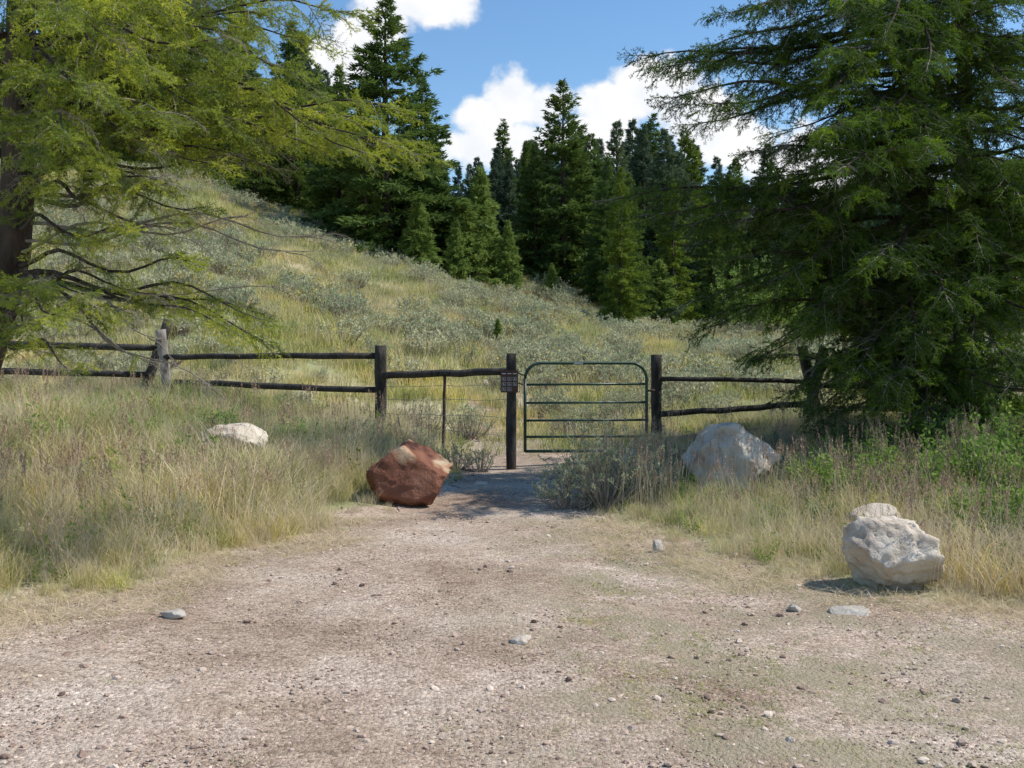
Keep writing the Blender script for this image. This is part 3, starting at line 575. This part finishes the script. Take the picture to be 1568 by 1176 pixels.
# hillside
ch=proto_coll('hill_tuft',[tuft('hillg'),tuft('hillg'),tuft('hilly'),tuft('hilly'),tuft('hilly'),sage(nl=600,ls=.05,lw=.018),sage(.42,.36,nl=600,ls=.05,lw=.018),sage(.3,.34,nl=500,ls=.05,lw=.016,flower=True)])
n=9500; yy=np.sqrt(rng.uniform(14.8**2,49**2,n)); uu=rng.uniform(-.62,.62,n); xx=uu*yy
wb=wob(xx*.55+3,yy*.6)+.5*wob(xx*1.7,yy*1.3)
idx=np.where(rng.uniform(-1,1,n)+wb*.6>-.05,rng.integers(2,5,n),rng.integers(0,2,n))
s=rng.uniform(.6,1.2,n)*np.clip(.6+(yy-15)/12,.6,1)
scatter('hillside_grass',np.stack([xx,yy,hz(xx,yy)-.01],1),np.stack([rng.normal(0,.08,n),rng.normal(0,.08,n),rng.uniform(0,6.28,n)],1),s,idx,ch)
n=7000; yy=np.sqrt(rng.uniform(15.2**2,49**2,n)); uu=rng.uniform(-.62,.62,n); xx=uu*yy
wb=wob(xx*.8+1,yy*.7)+.7*wob(xx*2.2,yy*1.9)
k=rng.uniform(0,1,n)<np.clip(.30+.35*wb,.04,.85); xx=xx[k];yy=yy[k];n=len(xx)
s=rng.uniform(.5,1.7,n)*np.clip(.55+(yy-15)/14,.55,1.1)
scatter('hillside_sagebrush',np.stack([xx,yy,hz(xx,yy)-.01],1),np.stack([rng.normal(0,.08,n),rng.normal(0,.08,n),rng.uniform(0,6.28,n)],1),s,rng.choice([5,5,6,6,7],n),ch)
def put(name,me,px,d,sc_=1,rot=0):
    x=(px-784)/F*d; o=bpy.data.objects.new(name,me); o.location=(x,d,float(hz(x,d))); o.scale=(sc_,)*3; o.rotation_euler=(0,0,rot); return link(o)
sm=sage(.55,.78,46,3400,.036,.011); sm2=sage(.4,.5,30,1900,.034,.011)
put('sagebrush',sm,925,10.2,1.05); put('sagebrush',sm2,868,10.1,.95,1); put('sagebrush',sm2,985,10.7,1.2,2)
for px,d,s in ((640,13.2,.8),(700,13.6,.7),(735,13.3,.6),(655,15.5,1),(720,16,1.1),(560,12.6,.9),(1090,13.2,.8),(1180,12.6,.9),(1490,13,.9),(870,16.5,1),(950,17,1),(1120,9.9,.5),(1215,10.9,.9),(1040,12.3,.8),(270,8.4,.7),(230,8.1,.6),(420,10.6,.6),(120,9.6,.7),(480,11.6,.7)): put('sagebrush',sm2,px,d,s,px)
def shrub(R,H,ns,nl,ls=.05):
    G=Geo();E=[]
    for q in range(ns):
        a=rng.uniform(0,6.28);r=R*math.sqrt(rng.uniform(0,1));h=H*rng.uniform(.6,1.05)
        b=Vector((math.cos(a)*r*.3,math.sin(a)*r*.3,-.03));e=Vector((math.cos(a)*r,math.sin(a)*r,h)); tube(G,[b,b.lerp(e,.5)+Vector((0,0,.05)),e],[.006,.004,.0015],4,0,False); E.append((b,e))
    E=np.array([[list(x) for x in q] for q in E]);k=rng.integers(0,len(E),nl);t=rng.uniform(.25,1,nl)[:,None]
    leaves(G,E[k,0]*(1-t)+E[k,1]*t+rng.normal(0,.03,(nl,3)),rng.normal(0,.8,(nl,3))+[0,0,.3],ls*rng.uniform(.6,1.2,nl),ls*.5,1)
    return G.mesh('shrub',[M['sagew'],M['leaf']])
sh=[shrub(.4,.62,26,1300),shrub(.35,.5,22,1000)]
for px,d,s in ((1290,9.6,1),(1345,9.9,1.2),(1250,10.2,.8),(1400,9.4,1),(1470,9.8,1.1),(1540,9.3,1.2),(1600,9.6,1.1),(1500,10.6,1.3),(1430,11,1.2),(1220,11,.8),(1560,11.2,1.5),(1255,8.9,.6),(1480,8.4,.7),(210,11.5,.7),(60,10.8,.8),(330,12.4,.7),(445,12.5,.7),(1530,8.0,.9),(1420,8.9,.6),(1560,7.6,.7),(1370,11,1.1),(1310,10.8,1.0),(1460,11.6,1.3),(1530,12,1.4)): put('leafy_shrub',sh[int(px)%2],px,d,s,px)
wil=shrub(1.3,2.6,50,3500,.09); put('willow_shrub',wil,1150,40,1.3); put('willow_shrub',wil,1195,41,1.1,2)
# ------------------------------------------------------------ light, sky, camera
el=math.radians(52); az=math.radians(86)
sd=Vector((math.sin(az)*math.cos(el),math.cos(az)*math.cos(el),math.sin(el)))
li=bpy.data.lights.new('sun','SUN'); li.energy=5.0; li.angle=math.radians(.53); li.color=(1,.955,.88)
lo=bpy.data.objects.new('sun',li); lo.rotation_euler=sd.to_track_quat('Z','Y').to_euler(); lo.location=(20,5,30); link(lo)
w=bpy.data.worlds.new('World'); sc.world=w; w.use_nodes=True; nt=w.node_tree; N=nt.nodes;L=nt.links
bg=N['Background']; sk=N.new('ShaderNodeTexSky'); sk.sky_type='NISHITA'; sk.sun_disc=False; sk.sun_elevation=el; sk.sun_rotation=az; sk.altitude=1500; sk.air_density=1.3; sk.dust_density=.5; sk.ozone_density=2.0
hs_=N.new('ShaderNodeHueSaturation'); hs_.inputs['Saturation'].default_value=1.18; hs_.inputs['Value'].default_value=1.25; L.new(sk.outputs[0],hs_.inputs['Color'])
tc=N.new('ShaderNodeTexCoord'); sx=N.new('ShaderNodeSeparateXYZ'); L.new(tc.outputs['Generated'],sx.inputs[0])
def math_(op,a,b=None):
    m=N.new('ShaderNodeMath'); m.operation=op
    for k,v in enumerate((a,b)):
        if v is None: continue
        if isinstance(v,(int,float)): m.inputs[k].default_value=v
        else: L.new(v,m.inputs[k])
    return m.outputs[0]
ym=math_('MAXIMUM',sx.outputs[1],.05); u=math_('DIVIDE',sx.outputs[0],ym); v=math_('DIVIDE',sx.outputs[2],ym)
cb=N.new('ShaderNodeCombineXYZ'); L.new(u,cb.inputs[0]); L.new(v,cb.inputs[1])
nz=N.new('ShaderNodeTexNoise'); nz.inputs['Scale'].default_value=16; nz.inputs['Detail'].default_value=9; nz.inputs['Roughness'].default_value=.55; L.new(cb.outputs[0],nz.inputs['Vector'])
den=None
for (a,b,ra,rb) in ((785,150,50,48),(835,165,55,38),(745,190,55,45),(770,225,120,45),(935,165,60,45),(1000,140,75,55),(1050,185,80,60),(900,210,110,45),(1110,215,120,45),(655,5,100,42),(590,30,60,50),(540,80,55,60),(700,-35,90,45),(1270,265,170,80),(500,110,60,60)):
    s1=N.new('ShaderNodeVectorMath'); s1.operation='SUBTRACT'; L.new(cb.outputs[0],s1.inputs[0]); s1.inputs[1].default_value=((a-784)/F,(539-b)/F,0)
    s2=N.new('ShaderNodeVectorMath'); s2.operation='MULTIPLY'; L.new(s1.outputs[0],s2.inputs[0]); s2.inputs[1].default_value=(F/ra,F/rb,0)
    s3=N.new('ShaderNodeVectorMath'); s3.operation='LENGTH'; L.new(s2.outputs[0],s3.inputs[0])
    q=math_('SUBTRACT',1,s3.outputs['Value']); den=q if den is None else math_('MAXIMUM',den,q)
den=math_('ADD',den,math_('MULTIPLY',math_('SUBTRACT',nz.outputs['Fac'],.5),2.0))
mr=N.new('ShaderNodeMapRange'); mr.interpolation_type='SMOOTHSTEP'; mr.inputs[1].default_value=-.05; mr.inputs[2].default_value=.35; L.new(den,mr.inputs[0])
cr=ramp(nt,[(.35,(6.8,7.1,7.6)),(.6,(8.0,8.0,8.0))]); L.new(nz.outputs['Fac'],cr.inputs[0])
mx=N.new('ShaderNodeMix'); mx.data_type='RGBA'; L.new(mr.outputs[0],mx.inputs[0]); L.new(hs_.outputs[0],mx.inputs[6]); L.new(cr.outputs[0],mx.inputs[7]); L.new(mx.outputs[2],bg.inputs[0])
bg.inputs[1].default_value=.13
w.cycles.sampling_method='MANUAL'; w.cycles.sample_map_resolution=256
cam=bpy.data.cameras.new('camera'); cam.lens=35; cam.sensor_width=36; cam.shift_y=-49/1568; cam.clip_end=2000; cam.clip_start=.05
co=bpy.data.objects.new('camera',cam); co.location=(0,0,CZ); co.rotation_euler=(math.pi/2,0,0); link(co); sc.camera=co
sc.view_settings.view_transform='Standard'; sc.view_settings.look='None'; sc.view_settings.exposure=0
print('done')
